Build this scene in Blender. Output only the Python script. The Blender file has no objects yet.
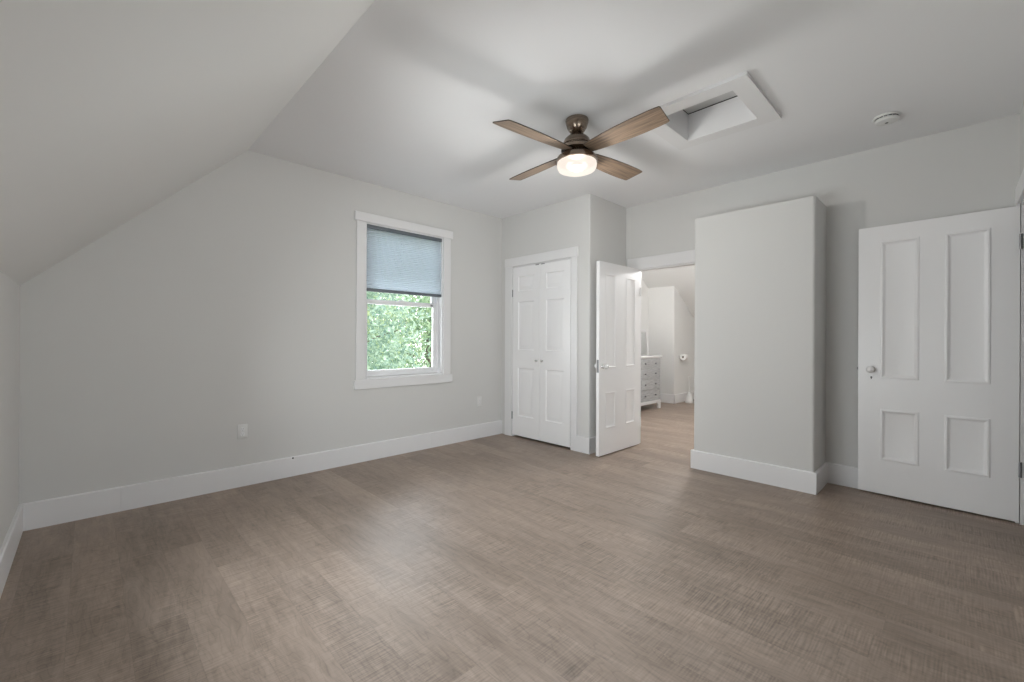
import bpy, bmesh, math, random
from mathutils import Matrix, Vector
import numpy as np

S = bpy.context.scene
COL = S.collection
PI = math.pi
R = math.radians

# ------------------------------------------------------------------ camera
YAW, ROLL, FPX, V0 = 0.7968, 0.0043, 433.12, 338.97
cam = bpy.data.cameras.new('camera')
cam_ob = bpy.data.objects.new('camera', cam)
COL.objects.link(cam_ob)
cam.sensor_width = 36.0
cam.lens = FPX / 1024 * 36.0
cam.shift_y = (V0 - 341.0) / 1024
cam.clip_start = 0.03
cam_ob.matrix_world = (Matrix.Translation((0, 0, 1.2)) @ Matrix.Rotation(YAW - PI / 2, 4, 'Z')
                       @ Matrix.Rotation(PI / 2, 4, 'X') @ Matrix.Rotation(ROLL, 4, 'Z'))
S.camera = cam_ob

# ------------------------------------------------------------------ sky, sun, light, exposure
w = bpy.data.worlds.new('sky')
S.world = w
w.use_nodes = True
nt = w.node_tree
nt.nodes.clear()
wo = nt.nodes.new('ShaderNodeOutputWorld')
bg = nt.nodes.new('ShaderNodeBackground')
tc = nt.nodes.new('ShaderNodeTexCoord')
sx = nt.nodes.new('ShaderNodeSeparateXYZ')
rmp = nt.nodes.new('ShaderNodeValToRGB')
rmp.color_ramp.elements[0].position = 0.0
rmp.color_ramp.elements[0].color = (0.92, 0.94, 0.95, 1)
rmp.color_ramp.elements[1].position = 0.7
rmp.color_ramp.elements[1].color = (0.66, 0.80, 1.0, 1)
nt.links.new(tc.outputs['Generated'], sx.inputs[0])
nt.links.new(sx.outputs['Z'], rmp.inputs[0])
nt.links.new(rmp.outputs[0], bg.inputs['Color'])
bg.inputs['Strength'].default_value = 3.8
nt.links.new(bg.outputs[0], wo.inputs[0])

sun = bpy.data.lights.new('sun', 'SUN')
sun.energy = 4.6
sun.angle = R(2)
sun.color = (1.0, 0.95, 0.85)
sun_ob = bpy.data.objects.new('sun', sun)
COL.objects.link(sun_ob)
sun_ob.rotation_euler = (R(38), R(20), 0)

S.view_settings.view_transform = 'Standard'
S.view_settings.look = 'None'
S.view_settings.gamma = 1.0
S.view_settings.use_curve_mapping = False
S.view_settings.exposure = 0.11
try:
    S.cycles.max_bounces = 14
    S.cycles.diffuse_bounces = 8
    S.cycles.transparent_max_bounces = 24
    S.cycles.use_denoising = True
    S.cycles.sample_clamp_indirect = 6.0
    S.cycles.caustics_reflective = False
    S.cycles.caustics_refractive = False
except Exception:
    pass

# room constants (metres; camera stands over the origin)
A, K, C, D, F, H = 4.034, -0.304, 3.758, 4.475, 4.057, 2.731
KH, SX, CY, CH, C0, C1, RW = 1.517, 0.9226, 2.682, 2.331, 0.766, 1.712, -0.30
SL = (H - KH) / (SX - K)
BB, BT = 0.168, 0.018

def area_light(name, loc, direction, sx_, sy_, energy, color):
    l = bpy.data.lights.new(name, 'AREA')
    l.shape = 'RECTANGLE'
    l.size, l.size_y = sx_, sy_
    l.energy = energy
    l.color = color
    o = bpy.data.objects.new(name, l)
    COL.objects.link(o)
    o.location = loc
    o.rotation_euler = Vector(direction).to_track_quat('-Z', 'Y').to_euler()
    return o

ang = math.atan(SL)
# daylight through the gable window, plus fill from two added windows beside the camera
RWX0, RWX1, RWZ0, RWZ1 = 0.50, 2.30, 0.40, 1.50      # fill window added in the right wall
KWY0, KWY1, KWZ0, KWZ1 = 1.00, 2.80, 0.42, 1.28     # low fill window added in the knee wall
area_light('gable_window_daylight', (2.395, A + 0.24, 1.24), (0, -1, 0), 0.86, 0.80, 14, (0.95, 0.965, 1.0)).data.specular_factor = 0.2
area_light('side_fill_light', ((RWX0 + RWX1) / 2, RW - 0.10, (RWZ0 + RWZ1) / 2), (0, 1, 0), RWX1 - RWX0 - 0.1, RWZ1 - RWZ0 - 0.1, 11, (0.93, 0.965, 1.0))
area_light('knee_fill_light', (K - 0.12, (KWY0 + KWY1) / 2, (KWZ0 + KWZ1) / 2), (1, 0, 0), KWY1 - KWY0 - 0.1, KWZ1 - KWZ0 - 0.1, 34, (0.93, 0.965, 1.0))

# ------------------------------------------------------------------ materials
def mat(name, color, rough=0.5, metal=0.0, spec=0.5, bump=None, bump_scale=200, noise=0.0, nscale=5):
    m = bpy.data.materials.new(name)
    m.use_nodes = True
    n = m.node_tree.nodes
    b = n['Principled BSDF']
    b.inputs['Base Color'].default_value = (*color, 1)
    b.inputs['Roughness'].default_value = rough
    b.inputs['Metallic'].default_value = metal
    b.inputs['Specular IOR Level'].default_value = spec
    L = m.node_tree.links
    t = n.new('ShaderNodeTexCoord')
    if noise:
        x = n.new('ShaderNodeTexNoise')
        x.inputs['Scale'].default_value = nscale
        x.inputs['Detail'].default_value = 4
        L.new(t.outputs['Object'], x.inputs['Vector'])
        mx = n.new('ShaderNodeMix')
        mx.data_type = 'RGBA'
        mx.inputs[6].default_value = (*[c * (1 - noise) for c in color], 1)
        mx.inputs[7].default_value = (*[min(1, c * (1 + noise)) for c in color], 1)
        L.new(x.outputs['Fac'], mx.inputs[0])
        L.new(mx.outputs[2], b.inputs['Base Color'])
    if bump:
        x = n.new('ShaderNodeTexNoise')
        x.inputs['Scale'].default_value = bump_scale
        x.inputs['Detail'].default_value = 3
        L.new(t.outputs['Object'], x.inputs['Vector'])
        bp = n.new('ShaderNodeBump')
        bp.inputs['Strength'].default_value = bump
        bp.inputs['Distance'].default_value = 0.002
        L.new(x.outputs['Fac'], bp.inputs['Height'])
        L.new(bp.outputs[0], b.inputs['Normal'])
    return m

M = {}
M['wall'] = mat('grey_wall_paint', (0.655, 0.65, 0.637), 0.6, spec=0.3, bump=0.05, bump_scale=350, noise=0.012, nscale=2)
M['ceiling'] = mat('ceiling_paint', (0.83, 0.83, 0.84), 0.85, spec=0.2, bump=0.05, bump_scale=300, noise=0.01, nscale=2)
M['slope'] = mat('lit_slope_wall_paint', (0.715, 0.71, 0.697), 0.6, spec=0.3, bump=0.05, bump_scale=350, noise=0.012, nscale=2)  # wall paint made lighter here to imitate more light on the slope
M['trim'] = mat('white_trim_paint', (0.78, 0.775, 0.78), 0.35, noise=0.01, nscale=3)
M['door'] = mat('white_door_paint', (0.88, 0.875, 0.88), 0.33, noise=0.01, nscale=3)
M['vinyl'] = mat('white_vinyl', (0.85, 0.85, 0.86), 0.3, noise=0.01)
M['ensuite'] = mat('ensuite_wall_paint', (0.76, 0.76, 0.75), 0.6, spec=0.3, bump=0.05, bump_scale=350, noise=0.012, nscale=2)
M['lid'] = mat('hatch_lid_shaded', (0.60, 0.60, 0.60), 0.6, noise=0.03)  # greyed to put the shade of the shaft into the lid colour
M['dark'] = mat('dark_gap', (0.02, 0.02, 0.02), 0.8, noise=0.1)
M['plastic'] = mat('white_plastic', (0.74, 0.74, 0.73), 0.35, noise=0.01)
M['slot'] = mat('slot_dark', (0.06, 0.06, 0.06), 0.6, noise=0.1)
M['chrome'] = mat('chrome', (0.72, 0.72, 0.72), 0.15, metal=1.0, noise=0.03)
M['hinge'] = mat('hinge_steel', (0.25, 0.25, 0.26), 0.4, metal=0.9, noise=0.08, nscale=30)
M['grey_rail'] = mat('grey_blind_rail', (0.13, 0.15, 0.17), 0.45, noise=0.05)
M['porcelain'] = mat('porcelain', (0.86, 0.86, 0.86), 0.12, noise=0.01)
M['paper'] = mat('white_paper', (0.85, 0.85, 0.84), 0.9, bump=0.2, bump_scale=120, noise=0.02)
M['card'] = mat('cardboard', (0.25, 0.2, 0.15), 0.9, noise=0.1)
M['bark'] = mat('bark', (0.12, 0.09, 0.07), 0.9, bump=0.6, bump_scale=20, noise=0.3, nscale=8)
M['lawn'] = mat('lawn', (0.10, 0.20, 0.05), 0.95, noise=0.35, nscale=3)
M['roof_felt'] = mat('roof_backing', (0.2, 0.2, 0.2), 0.9, noise=0.1)
M['mirror'] = mat('mirror_glass', (0.85, 0.87, 0.87), 0.03, metal=1.0, noise=0.005)

def metal_fan():
    m = mat('antique_bronze', (0.30, 0.22, 0.16), 0.22, metal=1.0)
    n, L = m.node_tree.nodes, m.node_tree.links
    t = n.new('ShaderNodeTexCoord')
    mp = n.new('ShaderNodeMapping')
    mp.inputs['Scale'].default_value = (3, 3, 160)
    x = n.new('ShaderNodeTexNoise')
    x.inputs['Scale'].default_value = 4
    cr = n.new('ShaderNodeValToRGB')
    cr.color_ramp.elements[0].position = 0.3
    cr.color_ramp.elements[0].color = (0.14, 0.105, 0.08, 1)
    cr.color_ramp.elements[1].position = 0.7
    cr.color_ramp.elements[1].color = (0.38, 0.31, 0.25, 1)
    L.new(t.outputs['Object'], mp.inputs[0]); L.new(mp.outputs[0], x.inputs['Vector'])
    L.new(x.outputs['Fac'], cr.inputs[0]); L.new(cr.outputs[0], n['Principled BSDF'].inputs['Base Color'])
    return m
M['bronze'] = metal_fan()

def wood_blade():
    m = mat('grey_brown_blade_wood', (0.2, 0.14, 0.1), 0.42)
    n, L = m.node_tree.nodes, m.node_tree.links
    b = n['Principled BSDF']
    t = n.new('ShaderNodeTexCoord')
    mp = n.new('ShaderNodeMapping')
    mp.inputs['Scale'].default_value = (3.0, 60, 60)
    x = n.new('ShaderNodeTexNoise')
    x.inputs['Scale'].default_value = 1.5
    x.inputs['Detail'].default_value = 6
    x.inputs['Distortion'].default_value = 0.6
    cr = n.new('ShaderNodeValToRGB')
    e = cr.color_ramp.elements
    e[0].position = 0.28; e[0].color = (0.115, 0.08, 0.056, 1)
    e[1].position = 0.72; e[1].color = (0.34, 0.24, 0.165, 1)
    L.new(t.outputs['Object'], mp.inputs[0]); L.new(mp.outputs[0], x.inputs['Vector'])
    L.new(x.outputs['Fac'], cr.inputs[0]); L.new(cr.outputs[0], b.inputs['Base Color'])
    return m
M['blade'] = wood_blade()
M['blade_edge'] = mat('dark_blade_edge', (0.045, 0.033, 0.026), 0.5, noise=0.2, nscale=20)

def dresser_wood():
    m = mat('weathered_grey_wood', (0.3, 0.3, 0.3), 0.6)
    n, L = m.node_tree.nodes, m.node_tree.links
    t = n.new('ShaderNodeTexCoord')
    mp = n.new('ShaderNodeMapping')
    mp.inputs['Scale'].default_value = (4, 4, 45)
    x = n.new('ShaderNodeTexNoise')
    x.inputs['Scale'].default_value = 2
    x.inputs['Detail'].default_value = 6
    cr = n.new('ShaderNodeValToRGB')
    e = cr.color_ramp.elements
    e[0].position = 0.3; e[0].color = (0.30, 0.305, 0.31, 1)
    e[1].position = 0.75; e[1].color = (0.56, 0.565, 0.57, 1)
    L.new(t.outputs['Object'], mp.inputs[0]); L.new(mp.outputs[0], x.inputs['Vector'])
    L.new(x.outputs['Fac'], cr.inputs[0]); L.new(cr.outputs[0], n['Principled BSDF'].inputs['Base Color'])
    return m
M['grey_wood'] = dresser_wood()

def glass_pane():
    m = bpy.data.materials.new('window_glass')
    m.use_nodes = True
    n, L = m.node_tree.nodes, m.node_tree.links
    n.clear()
    o = n.new('ShaderNodeOutputMaterial')
    tr = n.new('ShaderNodeBsdfTransparent')
    tr.inputs[0].default_value = (0.95, 0.965, 0.96, 1)
    gl = n.new('ShaderNodeBsdfGlossy')
    gl.inputs['Roughness'].default_value = 0.02
    fr = n.new('ShaderNodeFresnel')
    fr.inputs[0].default_value = 1.35
    mx = n.new('ShaderNodeMixShader')
    L.new(fr.outputs[0], mx.inputs[0]); L.new(tr.outputs[0], mx.inputs[1]); L.new(gl.outputs[0], mx.inputs[2])
    L.new(mx.outputs[0], o.inputs[0])
    return m
M['glass'] = glass_pane()

def shade_cloth():
    m = bpy.data.materials.new('blind_cloth')
    m.use_nodes = True
    n, L = m.node_tree.nodes, m.node_tree.links
    n.clear()
    o = n.new('ShaderNodeOutputMaterial')
    d = n.new('ShaderNodeBsdfDiffuse')
    d.inputs[0].default_value = (0.66, 0.68, 0.70, 1)
    t = n.new('ShaderNodeBsdfTranslucent')
    mx = n.new('ShaderNodeMixShader')
    mx.inputs[0].default_value = 0.62
    tc_ = n.new('ShaderNodeTexCoord')
    ns = n.new('ShaderNodeTexNoise')
    ns.inputs['Scale'].default_value = 40
    cr = n.new('ShaderNodeValToRGB')
    cr.color_ramp.elements[0].color = (0.80, 0.86, 0.93, 1)
    cr.color_ramp.elements[1].color = (0.90, 0.95, 1.0, 1)
    L.new(tc_.outputs['Object'], ns.inputs['Vector']); L.new(ns.outputs['Fac'], cr.inputs[0]); L.new(cr.outputs[0], t.inputs[0])
    L.new(d.outputs[0], mx.inputs[1]); L.new(t.outputs[0], mx.inputs[2]); L.new(mx.outputs[0], o.inputs[0])
    return m
M['shade'] = shade_cloth()

def lamp_glass():
    m = bpy.data.materials.new('frosted_lamp_glass')
    m.use_nodes = True
    n, L = m.node_tree.nodes, m.node_tree.links
    n.clear()
    o = n.new('ShaderNodeOutputMaterial')
    tr = n.new('ShaderNodeBsdfTransparent')
    gl = n.new('ShaderNodeBsdfGlossy'); gl.inputs['Roughness'].default_value = 0.15
    em = n.new('ShaderNodeEmission')
    em.inputs[0].default_value = (1.0, 0.90, 0.80, 1)
    em.inputs[1].default_value = 1.05
    m1 = n.new('ShaderNodeMixShader'); m1.inputs[0].default_value = 0.85
    m2 = n.new('ShaderNodeMixShader'); m2.inputs[0].default_value = 0.04
    L.new(tr.outputs[0], m1.inputs[1]); L.new(em.outputs[0], m1.inputs[2])
    L.new(m1.outputs[0], m2.inputs[1]); L.new(gl.outputs[0], m2.inputs[2])
    L.new(m2.outputs[0], o.inputs[0])
    return m
M['lamp_glass'] = lamp_glass()

def emit(name, c, s):
    m = bpy.data.materials.new(name)
    m.use_nodes = True
    n, L = m.node_tree.nodes, m.node_tree.links
    n.clear()
    o = n.new('ShaderNodeOutputMaterial')
    e = n.new('ShaderNodeEmission')
    e.inputs[0].default_value = (*c, 1)
    e.inputs[1].default_value = s
    L.new(e.outputs[0], o.inputs[0])
    return m
M['bulb'] = emit('bulb_glow', (1.0, 0.86, 0.7), 3.0)
M['diffuser'] = emit('added_fixture_glow', (1.0, 0.97, 0.92), 6.0)

def leaf(name, c1, c2):
    m = bpy.data.materials.new(name)
    m.use_nodes = True
    n, L = m.node_tree.nodes, m.node_tree.links
    n.clear()
    o = n.new('ShaderNodeOutputMaterial')
    d = n.new('ShaderNodeBsdfDiffuse')
    t = n.new('ShaderNodeBsdfTranslucent')
    g = n.new('ShaderNodeNewGeometry')
    cr = n.new('ShaderNodeValToRGB')
    cr.color_ramp.elements[0].color = (*c1, 1)
    cr.color_ramp.elements[1].color = (*c2, 1)
    L.new(g.outputs['Random Per Island'], cr.inputs[0])
    L.new(cr.outputs[0], d.inputs[0]); L.new(cr.outputs[0], t.inputs[0])
    mx = n.new('ShaderNodeMixShader'); mx.inputs[0].default_value = 0.45
    L.new(d.outputs[0], mx.inputs[1]); L.new(t.outputs[0], mx.inputs[2]); L.new(mx.outputs[0], o.inputs[0])
    return m
M['leaf_a'] = leaf('leaves_green', (0.20, 0.30, 0.20), (0.58, 0.66, 0.42))
M['leaf_b'] = leaf('leaves_blue_green', (0.22, 0.31, 0.25), (0.56, 0.65, 0.50))
M['leaf_c'] = leaf('leaves_yellow_green', (0.38, 0.46, 0.27), (0.74, 0.75, 0.48))

def floor_mat():
    m = bpy.data.materials.new('vinyl_planks')
    m.use_nodes = True
    n, L = m.node_tree.nodes, m.node_tree.links
    b = n['Principled BSDF']
    PW, PL = 0.181, 1.22
    def math_(op, a, b_=None, c=None):
        x = n.new('ShaderNodeMath'); x.operation = op
        for i, v in enumerate((a, b_, c)):
            if v is None: continue
            if isinstance(v, (int, float)): x.inputs[i].default_value = v
            else: L.new(v, x.inputs[i])
        return x.outputs[0]
    tc_ = n.new('ShaderNodeTexCoord')
    sp = n.new('ShaderNodeSeparateXYZ')
    L.new(tc_.outputs['Object'], sp.inputs[0])
    X, Y = sp.outputs[0], sp.outputs[1]
    xr = math_('DIVIDE', math_('ADD', X, 0.06), PW)
    row = math_('FLOOR', xr)
    fx = math_('FRACT', xr)
    wn = n.new('ShaderNodeTexWhiteNoise'); wn.noise_dimensions = '1D'
    L.new(row, wn.inputs['W'])
    yr = math_('ADD', math_('DIVIDE', Y, PL), math_('MULTIPLY', wn.outputs['Value'], 7.3))
    col = math_('FLOOR', yr)
    fy = math_('FRACT', yr)
    cid = n.new('ShaderNodeCombineXYZ')
    L.new(row, cid.inputs[0]); L.new(col, cid.inputs[1])
    w2 = n.new('ShaderNodeTexWhiteNoise'); w2.noise_dimensions = '3D'
    L.new(cid.outputs[0], w2.inputs['Vector'])
    rid = w2.outputs['Value']
    # per-plank grain space: stretched along y, shifted per plank
    gv = n.new('ShaderNodeCombineXYZ')
    L.new(math_('MULTIPLY', X, 1.0), gv.inputs[0])
    L.new(math_('MULTIPLY', Y, 0.13), gv.inputs[1])
    L.new(math_('MULTIPLY', rid, 37.0), gv.inputs[2])
    grain = n.new('ShaderNodeTexNoise')
    grain.inputs['Scale'].default_value = 38
    grain.inputs['Detail'].default_value = 7
    grain.inputs['Roughness'].default_value = 0.62
    grain.inputs['Distortion'].default_value = 0.7
    L.new(gv.outputs[0], grain.inputs['Vector'])
    # broad cathedral figure
    gv2 = n.new('ShaderNodeCombineXYZ')
    L.new(X, gv2.inputs[0]); L.new(math_('MULTIPLY', Y, 0.22), gv2.inputs[1]); L.new(math_('MULTIPLY', rid, 91.0), gv2.inputs[2])
    fig = n.new('ShaderNodeTexNoise')
    fig.inputs['Scale'].default_value = 9
    fig.inputs['Detail'].default_value = 2
    L.new(gv2.outputs[0], fig.inputs['Vector'])
    rings = math_('SINE', math_('MULTIPLY', fig.outputs['Fac'], 85.0))
    ring_line = math_('SMOOTH_MAX', math_('SUBTRACT', rings, 0.72), 0.0, 0.1)
    # saw marks across the plank
    sv = n.new('ShaderNodeCombineXYZ')
    L.new(math_('MULTIPLY', X, 0.10), sv.inputs[0]); L.new(Y, sv.inputs[1]); L.new(math_('MULTIPLY', rid, 13.0), sv.inputs[2])
    saw = n.new('ShaderNodeTexNoise')
    saw.inputs['Scale'].default_value = 85
    saw.inputs['Detail'].default_value = 2
    saw.inputs['Distortion'].default_value = 0.4
    L.new(sv.outputs[0], saw.inputs['Vector'])
    msk = n.new('ShaderNodeTexNoise')
    msk.inputs['Scale'].default_value = 3.5
    msk.inputs['Detail'].default_value = 2
    L.new(gv2.outputs[0], msk.inputs['Vector'])
    mk = n.new('ShaderNodeMapRange')
    mk.inputs[1].default_value = 0.38; mk.inputs[2].default_value = 0.62
    L.new(msk.outputs['Fac'], mk.inputs[0])
    wob = n.new('ShaderNodeTexNoise')
    wob.inputs['Scale'].default_value = 16
    wob.inputs['Detail'].default_value = 2
    L.new(sv.outputs[0], wob.inputs['Vector'])
    ph = math_('ADD', math_('MULTIPLY', Y, 2 * PI / 0.0125), math_('ADD', math_('MULTIPLY', wob.outputs['Fac'], 26.0), math_('MULTIPLY', X, 9.0)))
    ridge = math_('MULTIPLY', math_('SINE', ph), math_('ADD', math_('MULTIPLY', grain.outputs['Fac'], 0.5), 0.05))
    saw_n = math_('ADD', math_('SUBTRACT', saw.outputs['Fac'], 0.5), math_('MULTIPLY', ridge, 0.38))
    saw_c = math_('MULTIPLY', math_('ADD', saw_n, 0.05), math_('ADD', math_('MULTIPLY', mk.outputs[0], 0.85), 0.15))
    # blotches
    bl = n.new('ShaderNodeTexNoise')
    bl.inputs['Scale'].default_value = 5
    bl.inputs['Detail'].default_value = 4
    L.new(gv2.outputs[0], bl.inputs['Vector'])
    val = math_('ADD', math_('MULTIPLY', math_('SUBTRACT', rid, 0.5), 0.19), 1.0)
    val = math_('ADD', val, math_('MULTIPLY', math_('SUBTRACT', grain.outputs['Fac'], 0.5), 0.95))
    val = math_('ADD', val, math_('MULTIPLY', saw_c, 1.0))
    val = math_('ADD', val, math_('MULTIPLY', math_('SUBTRACT', bl.outputs['Fac'], 0.5), 0.95))
    val = math_('SUBTRACT', val, math_('MULTIPLY', ring_line, 0.42))
    # seams
    ex = math_('MINIMUM', fx, math_('SUBTRACT', 1.0, fx))
    ey = math_('MINIMUM', fy, math_('SUBTRACT', 1.0, fy))
    sxm = math_('LESS_THAN', math_('MULTIPLY', ex, PW), 0.0014)
    sym = math_('LESS_THAN', math_('MULTIPLY', ey, PL), 0.0014)
    seam = math_('MAXIMUM', sxm, sym)
    val = math_('MULTIPLY', val, math_('SUBTRACT', 1.0, math_('MULTIPLY', seam, 0.10)))
    hue = n.new('ShaderNodeMix'); hue.data_type = 'RGBA'
    hue.inputs[6].default_value = (0.300, 0.227, 0.176, 1)
    hue.inputs[7].default_value = (0.271, 0.213, 0.175, 1)
    L.new(w2.outputs['Color'], hue.inputs[0]) if False else L.new(bl.outputs['Fac'], hue.inputs[0])
    vm = n.new('ShaderNodeVectorMath'); vm.operation = 'SCALE'
    L.new(hue.outputs[2], vm.inputs[0]); L.new(val, vm.inputs['Scale'])
    L.new(vm.outputs[0], b.inputs['Base Color'])
    b.inputs['Specular IOR Level'].default_value = 0.5
    L.new(math_('ADD', math_('MULTIPLY', grain.outputs['Fac'], 0.2), 0.35), b.inputs['Roughness'])
    hgt = math_('SUBTRACT', math_('ADD', math_('MULTIPLY', grain.outputs['Fac'], 0.35), math_('MULTIPLY', saw_c, 0.6)), seam)
    bp = n.new('ShaderNodeBump')
    bp.inputs['Strength'].default_value = 0.22
    bp.inputs['Distance'].default_value = 0.002
    L.new(hgt, bp.inputs['Height'])
    L.new(bp.outputs[0], b.inputs['Normal'])
    return m
M['floor'] = floor_mat()

# ------------------------------------------------------------------ mesh helpers
class MB:
    def __init__(self):
        self.bm = bmesh.new()
    def box(self, x0, x1, y0, y1, z0, z1, bev=0.0, seg=2, mtx=None):
        r = bmesh.ops.create_cube(self.bm, size=1.0)
        vs = r['verts']
        for v in vs:
            v.co = Vector(((x0 + x1) / 2 + v.co.x * (x1 - x0), (y0 + y1) / 2 + v.co.y * (y1 - y0), (z0 + z1) / 2 + v.co.z * (z1 - z0)))
        if bev:
            es = list({e for v in vs for e in v.link_edges})
            b = bmesh.ops.bevel(self.bm, geom=es, offset=bev, segments=seg, profile=0.5, affect='EDGES')
            vs = list({v for f in b['faces'] for v in f.verts} | {v for v in vs if v.is_valid})
        if mtx is not None:
            for v in vs: v.co = mtx @ v.co
        return self
    def prism(self, pts, axis, a, b, mtx=None):
        """pts: 2-D outline; axis 'x','y','z' is the extrusion axis from a to b."""
        def p3(p, t):
            if axis == 'x': return Vector((t, p[0], p[1]))
            if axis == 'y': return Vector((p[0], t, p[1]))
            return Vector((p[0], p[1], t))
        f0 = [self.bm.verts.new(mtx @ p3(p, a) if mtx else p3(p, a)) for p in pts]
        f1 = [self.bm.verts.new(mtx @ p3(p, b) if mtx else p3(p, b)) for p in pts]
        self.bm.faces.new(f0); self.bm.faces.new(f1)
        n = len(pts)
        for i in range(n):
            j = (i + 1) % n
            self.bm.faces.new((f0[i], f0[j], f1[j], f1[i]))
        return self
    def lathe(self, prof, seg=40, mtx=None, cap=True):
        """prof: list of (r, z), turned about local z."""
        rings = []
        for r, z in prof:
            if r < 1e-6:
                v = self.bm.verts.new((0, 0, z)); rings.append([v])
            else:
                rings.append([self.bm.verts.new((r * math.cos(2 * PI * k / seg), r * math.sin(2 * PI * k / seg), z)) for k in range(seg)])
        for a, b in zip(rings, rings[1:]):
            if len(a) == 1 and len(b) == 1: continue
            for k in range(seg):
                j = (k + 1) % seg
                if len(a) == 1: self.bm.faces.new((a[0], b[k], b[j]))
                elif len(b) == 1: self.bm.faces.new((a[k], a[j], b[0]))
                else: self.bm.faces.new((a[k], a[j], b[j], b[k]))
        if cap:
            if len(rings[0]) > 1: self.bm.faces.new(rings[0])
            if len(rings[-1]) > 1: self.bm.faces.new(rings[-1])
        if mtx is not None:
            for rg in rings:
                for v in rg: v.co = mtx @ v.co
        return self
    def tube(self, pts, r, seg=10):
        pts = [Vector(p) for p in pts]
        rings = []
        for i, p in enumerate(pts):
            d = (pts[min(i + 1, len(pts) - 1)] - pts[max(i - 1, 0)]).normalized()
            q = d.to_track_quat('Z', 'Y')
            rings.append([self.bm.verts.new(p + q @ Vector((r * math.cos(2 * PI * k / seg), r * math.sin(2 * PI * k / seg), 0))) for k in range(seg)])
        for a, b in zip(rings, rings[1:]):
            for k in range(seg):
                j = (k + 1) % seg
                self.bm.faces.new((a[k], a[j], b[j], b[k]))
        self.bm.faces.new(rings[0]); self.bm.faces.new(rings[-1])
        return self
    def sweep_rect(self, pts): pass
    def build(self, name, m, parent=None, loc=None, smooth=True, angle=35):
        bmesh.ops.recalc_face_normals(self.bm, faces=self.bm.faces)
        me = bpy.data.meshes.new(name)
        self.bm.to_mesh(me); self.bm.free()
        me.materials.append(m)
        if smooth:
            for p in me.polygons: p.use_smooth = True
            me.set_sharp_from_angle(angle=R(angle))
        o = bpy.data.objects.new(name, me)
        COL.objects.link(o)
        if loc is not None: o.location = loc
        if parent is not None: o.parent = parent
        return o

def tag(o, label=None, cat=None, kind=None, group=None):
    if label: o['label'] = label
    if cat: o['category'] = cat
    if kind: o['kind'] = kind
    if group: o['group'] = group
    return o
def empty(name, loc, rz=0.0, label=None, cat=None, kind=None, group=None):
    o = bpy.data.objects.new(name, None)
    o.empty_display_size = 0.1
    COL.objects.link(o)
    o.location = loc
    o.rotation_euler = (0, 0, rz)
    return tag(o, label, cat, kind, group)
def struct(mb, name, m, label, cat):
    return tag(mb.build(name, m), label, cat, 'structure')
def round_corner(cx, cy, r, a0, a1, n=6):
    return [(cx + r * math.cos(R(a0 + (a1 - a0) * k / n)), cy + r * math.sin(R(a0 + (a1 - a0) * k / n))) for k in range(n + 1)]

WT = 0.13
XE, YE0 = 9.25, 0.55           # ensuite far knee wall, ensuite near wall
SE = 0.655                     # fall of the ensuite roof slope
XS = 7.87 - (H - 2.209) / SE   # where that slope leaves the flat ceiling

# ------------------------------------------------------------------ room shell
struct(MB().box(-0.6, 9.5, -1.75, 4.5, -0.15, 0.0), 'floor', M['floor'],
       'grey-brown saw-marked wood plank floor running into the next room', 'floor')

mb = MB()                                        # window wall, gable outline under the slope
mb.prism([(-0.45, 0), (SX, 0), (SX, H + 0.1), (SX - 0.1, H + 0.03), (-0.45, KH - 0.12)], 'y', A, A + 0.17)
WX0, WX1, WZ0, WZ1 = 1.935, 2.85, 0.80, 2.336
mb.box(SX, WX0, A, A + 0.17, 0, H + 0.1).box(WX1, 4.6, A, A + 0.17, 0, H + 0.1)
mb.box(WX0, WX1, A, A + 0.17, 0, WZ0).box(WX0, WX1, A, A + 0.17, WZ1, H + 0.1)
struct(mb, 'wall_left', M['wall'], 'light grey gable wall with the window in it', 'wall')

mb = MB()
for y0, y1, z0, z1 in ((-0.45, KWY0, 0, KH + 0.02), (KWY1, A + 0.17, 0, KH + 0.02), (KWY0, KWY1, 0, KWZ0), (KWY0, KWY1, KWZ1, KH + 0.02)):
    mb.box(K - 0.15, K, y0, y1, z0, z1)
struct(mb, 'wall_knee', M['wall'], 'low grey knee wall under the sloped ceiling', 'wall')

mb = MB()                                        # slope with the roof-window opening
SLEN = math.hypot(SX - K, H - KH)
smx = Matrix.Translation((K, 0, KH)) @ Matrix.Rotation(-ang, 4, 'Y')
mb.box(-0.1, SLEN + 0.12, -0.45, A + 0.17, 0, 0.15, mtx=smx)
struct(mb, 'ceiling_slope', M['slope'], 'sloped part of the ceiling rising from the knee wall', 'ceiling')

HX0, HX1, HY0, HY1 = 2.775, 3.27, 0.935, 1.437   # hatch opening
mb = MB()
for x0, x1, y0, y1 in ((SX, HX0, RW - 0.15, A + 0.17), (HX1, 4.6, RW - 0.15, A + 0.17), (HX0, HX1, RW - 0.15, HY0), (HX0, HX1, HY1, A + 0.17)):
    mb.box(x0, x1, y0, y1, H, H + 0.12)
struct(mb, 'ceiling', M['ceiling'], 'flat white bedroom ceiling around the fan', 'ceiling')

DY0, DY1, DZ = 1.73, 2.566, 2.0                   # doorway to the ensuite
mb = MB().box(D, D + 0.115, RW - 0.15, DY0, 0, H + 0.1).box(D, D + 0.115, DY1, A + 0.17, 0, H + 0.1).box(D, D + 0.115, DY0, DY1, DZ, H + 0.1)
struct(mb, 'wall_back', M['wall'], 'grey wall around the open doorway, behind the chimney breast', 'wall')

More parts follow.
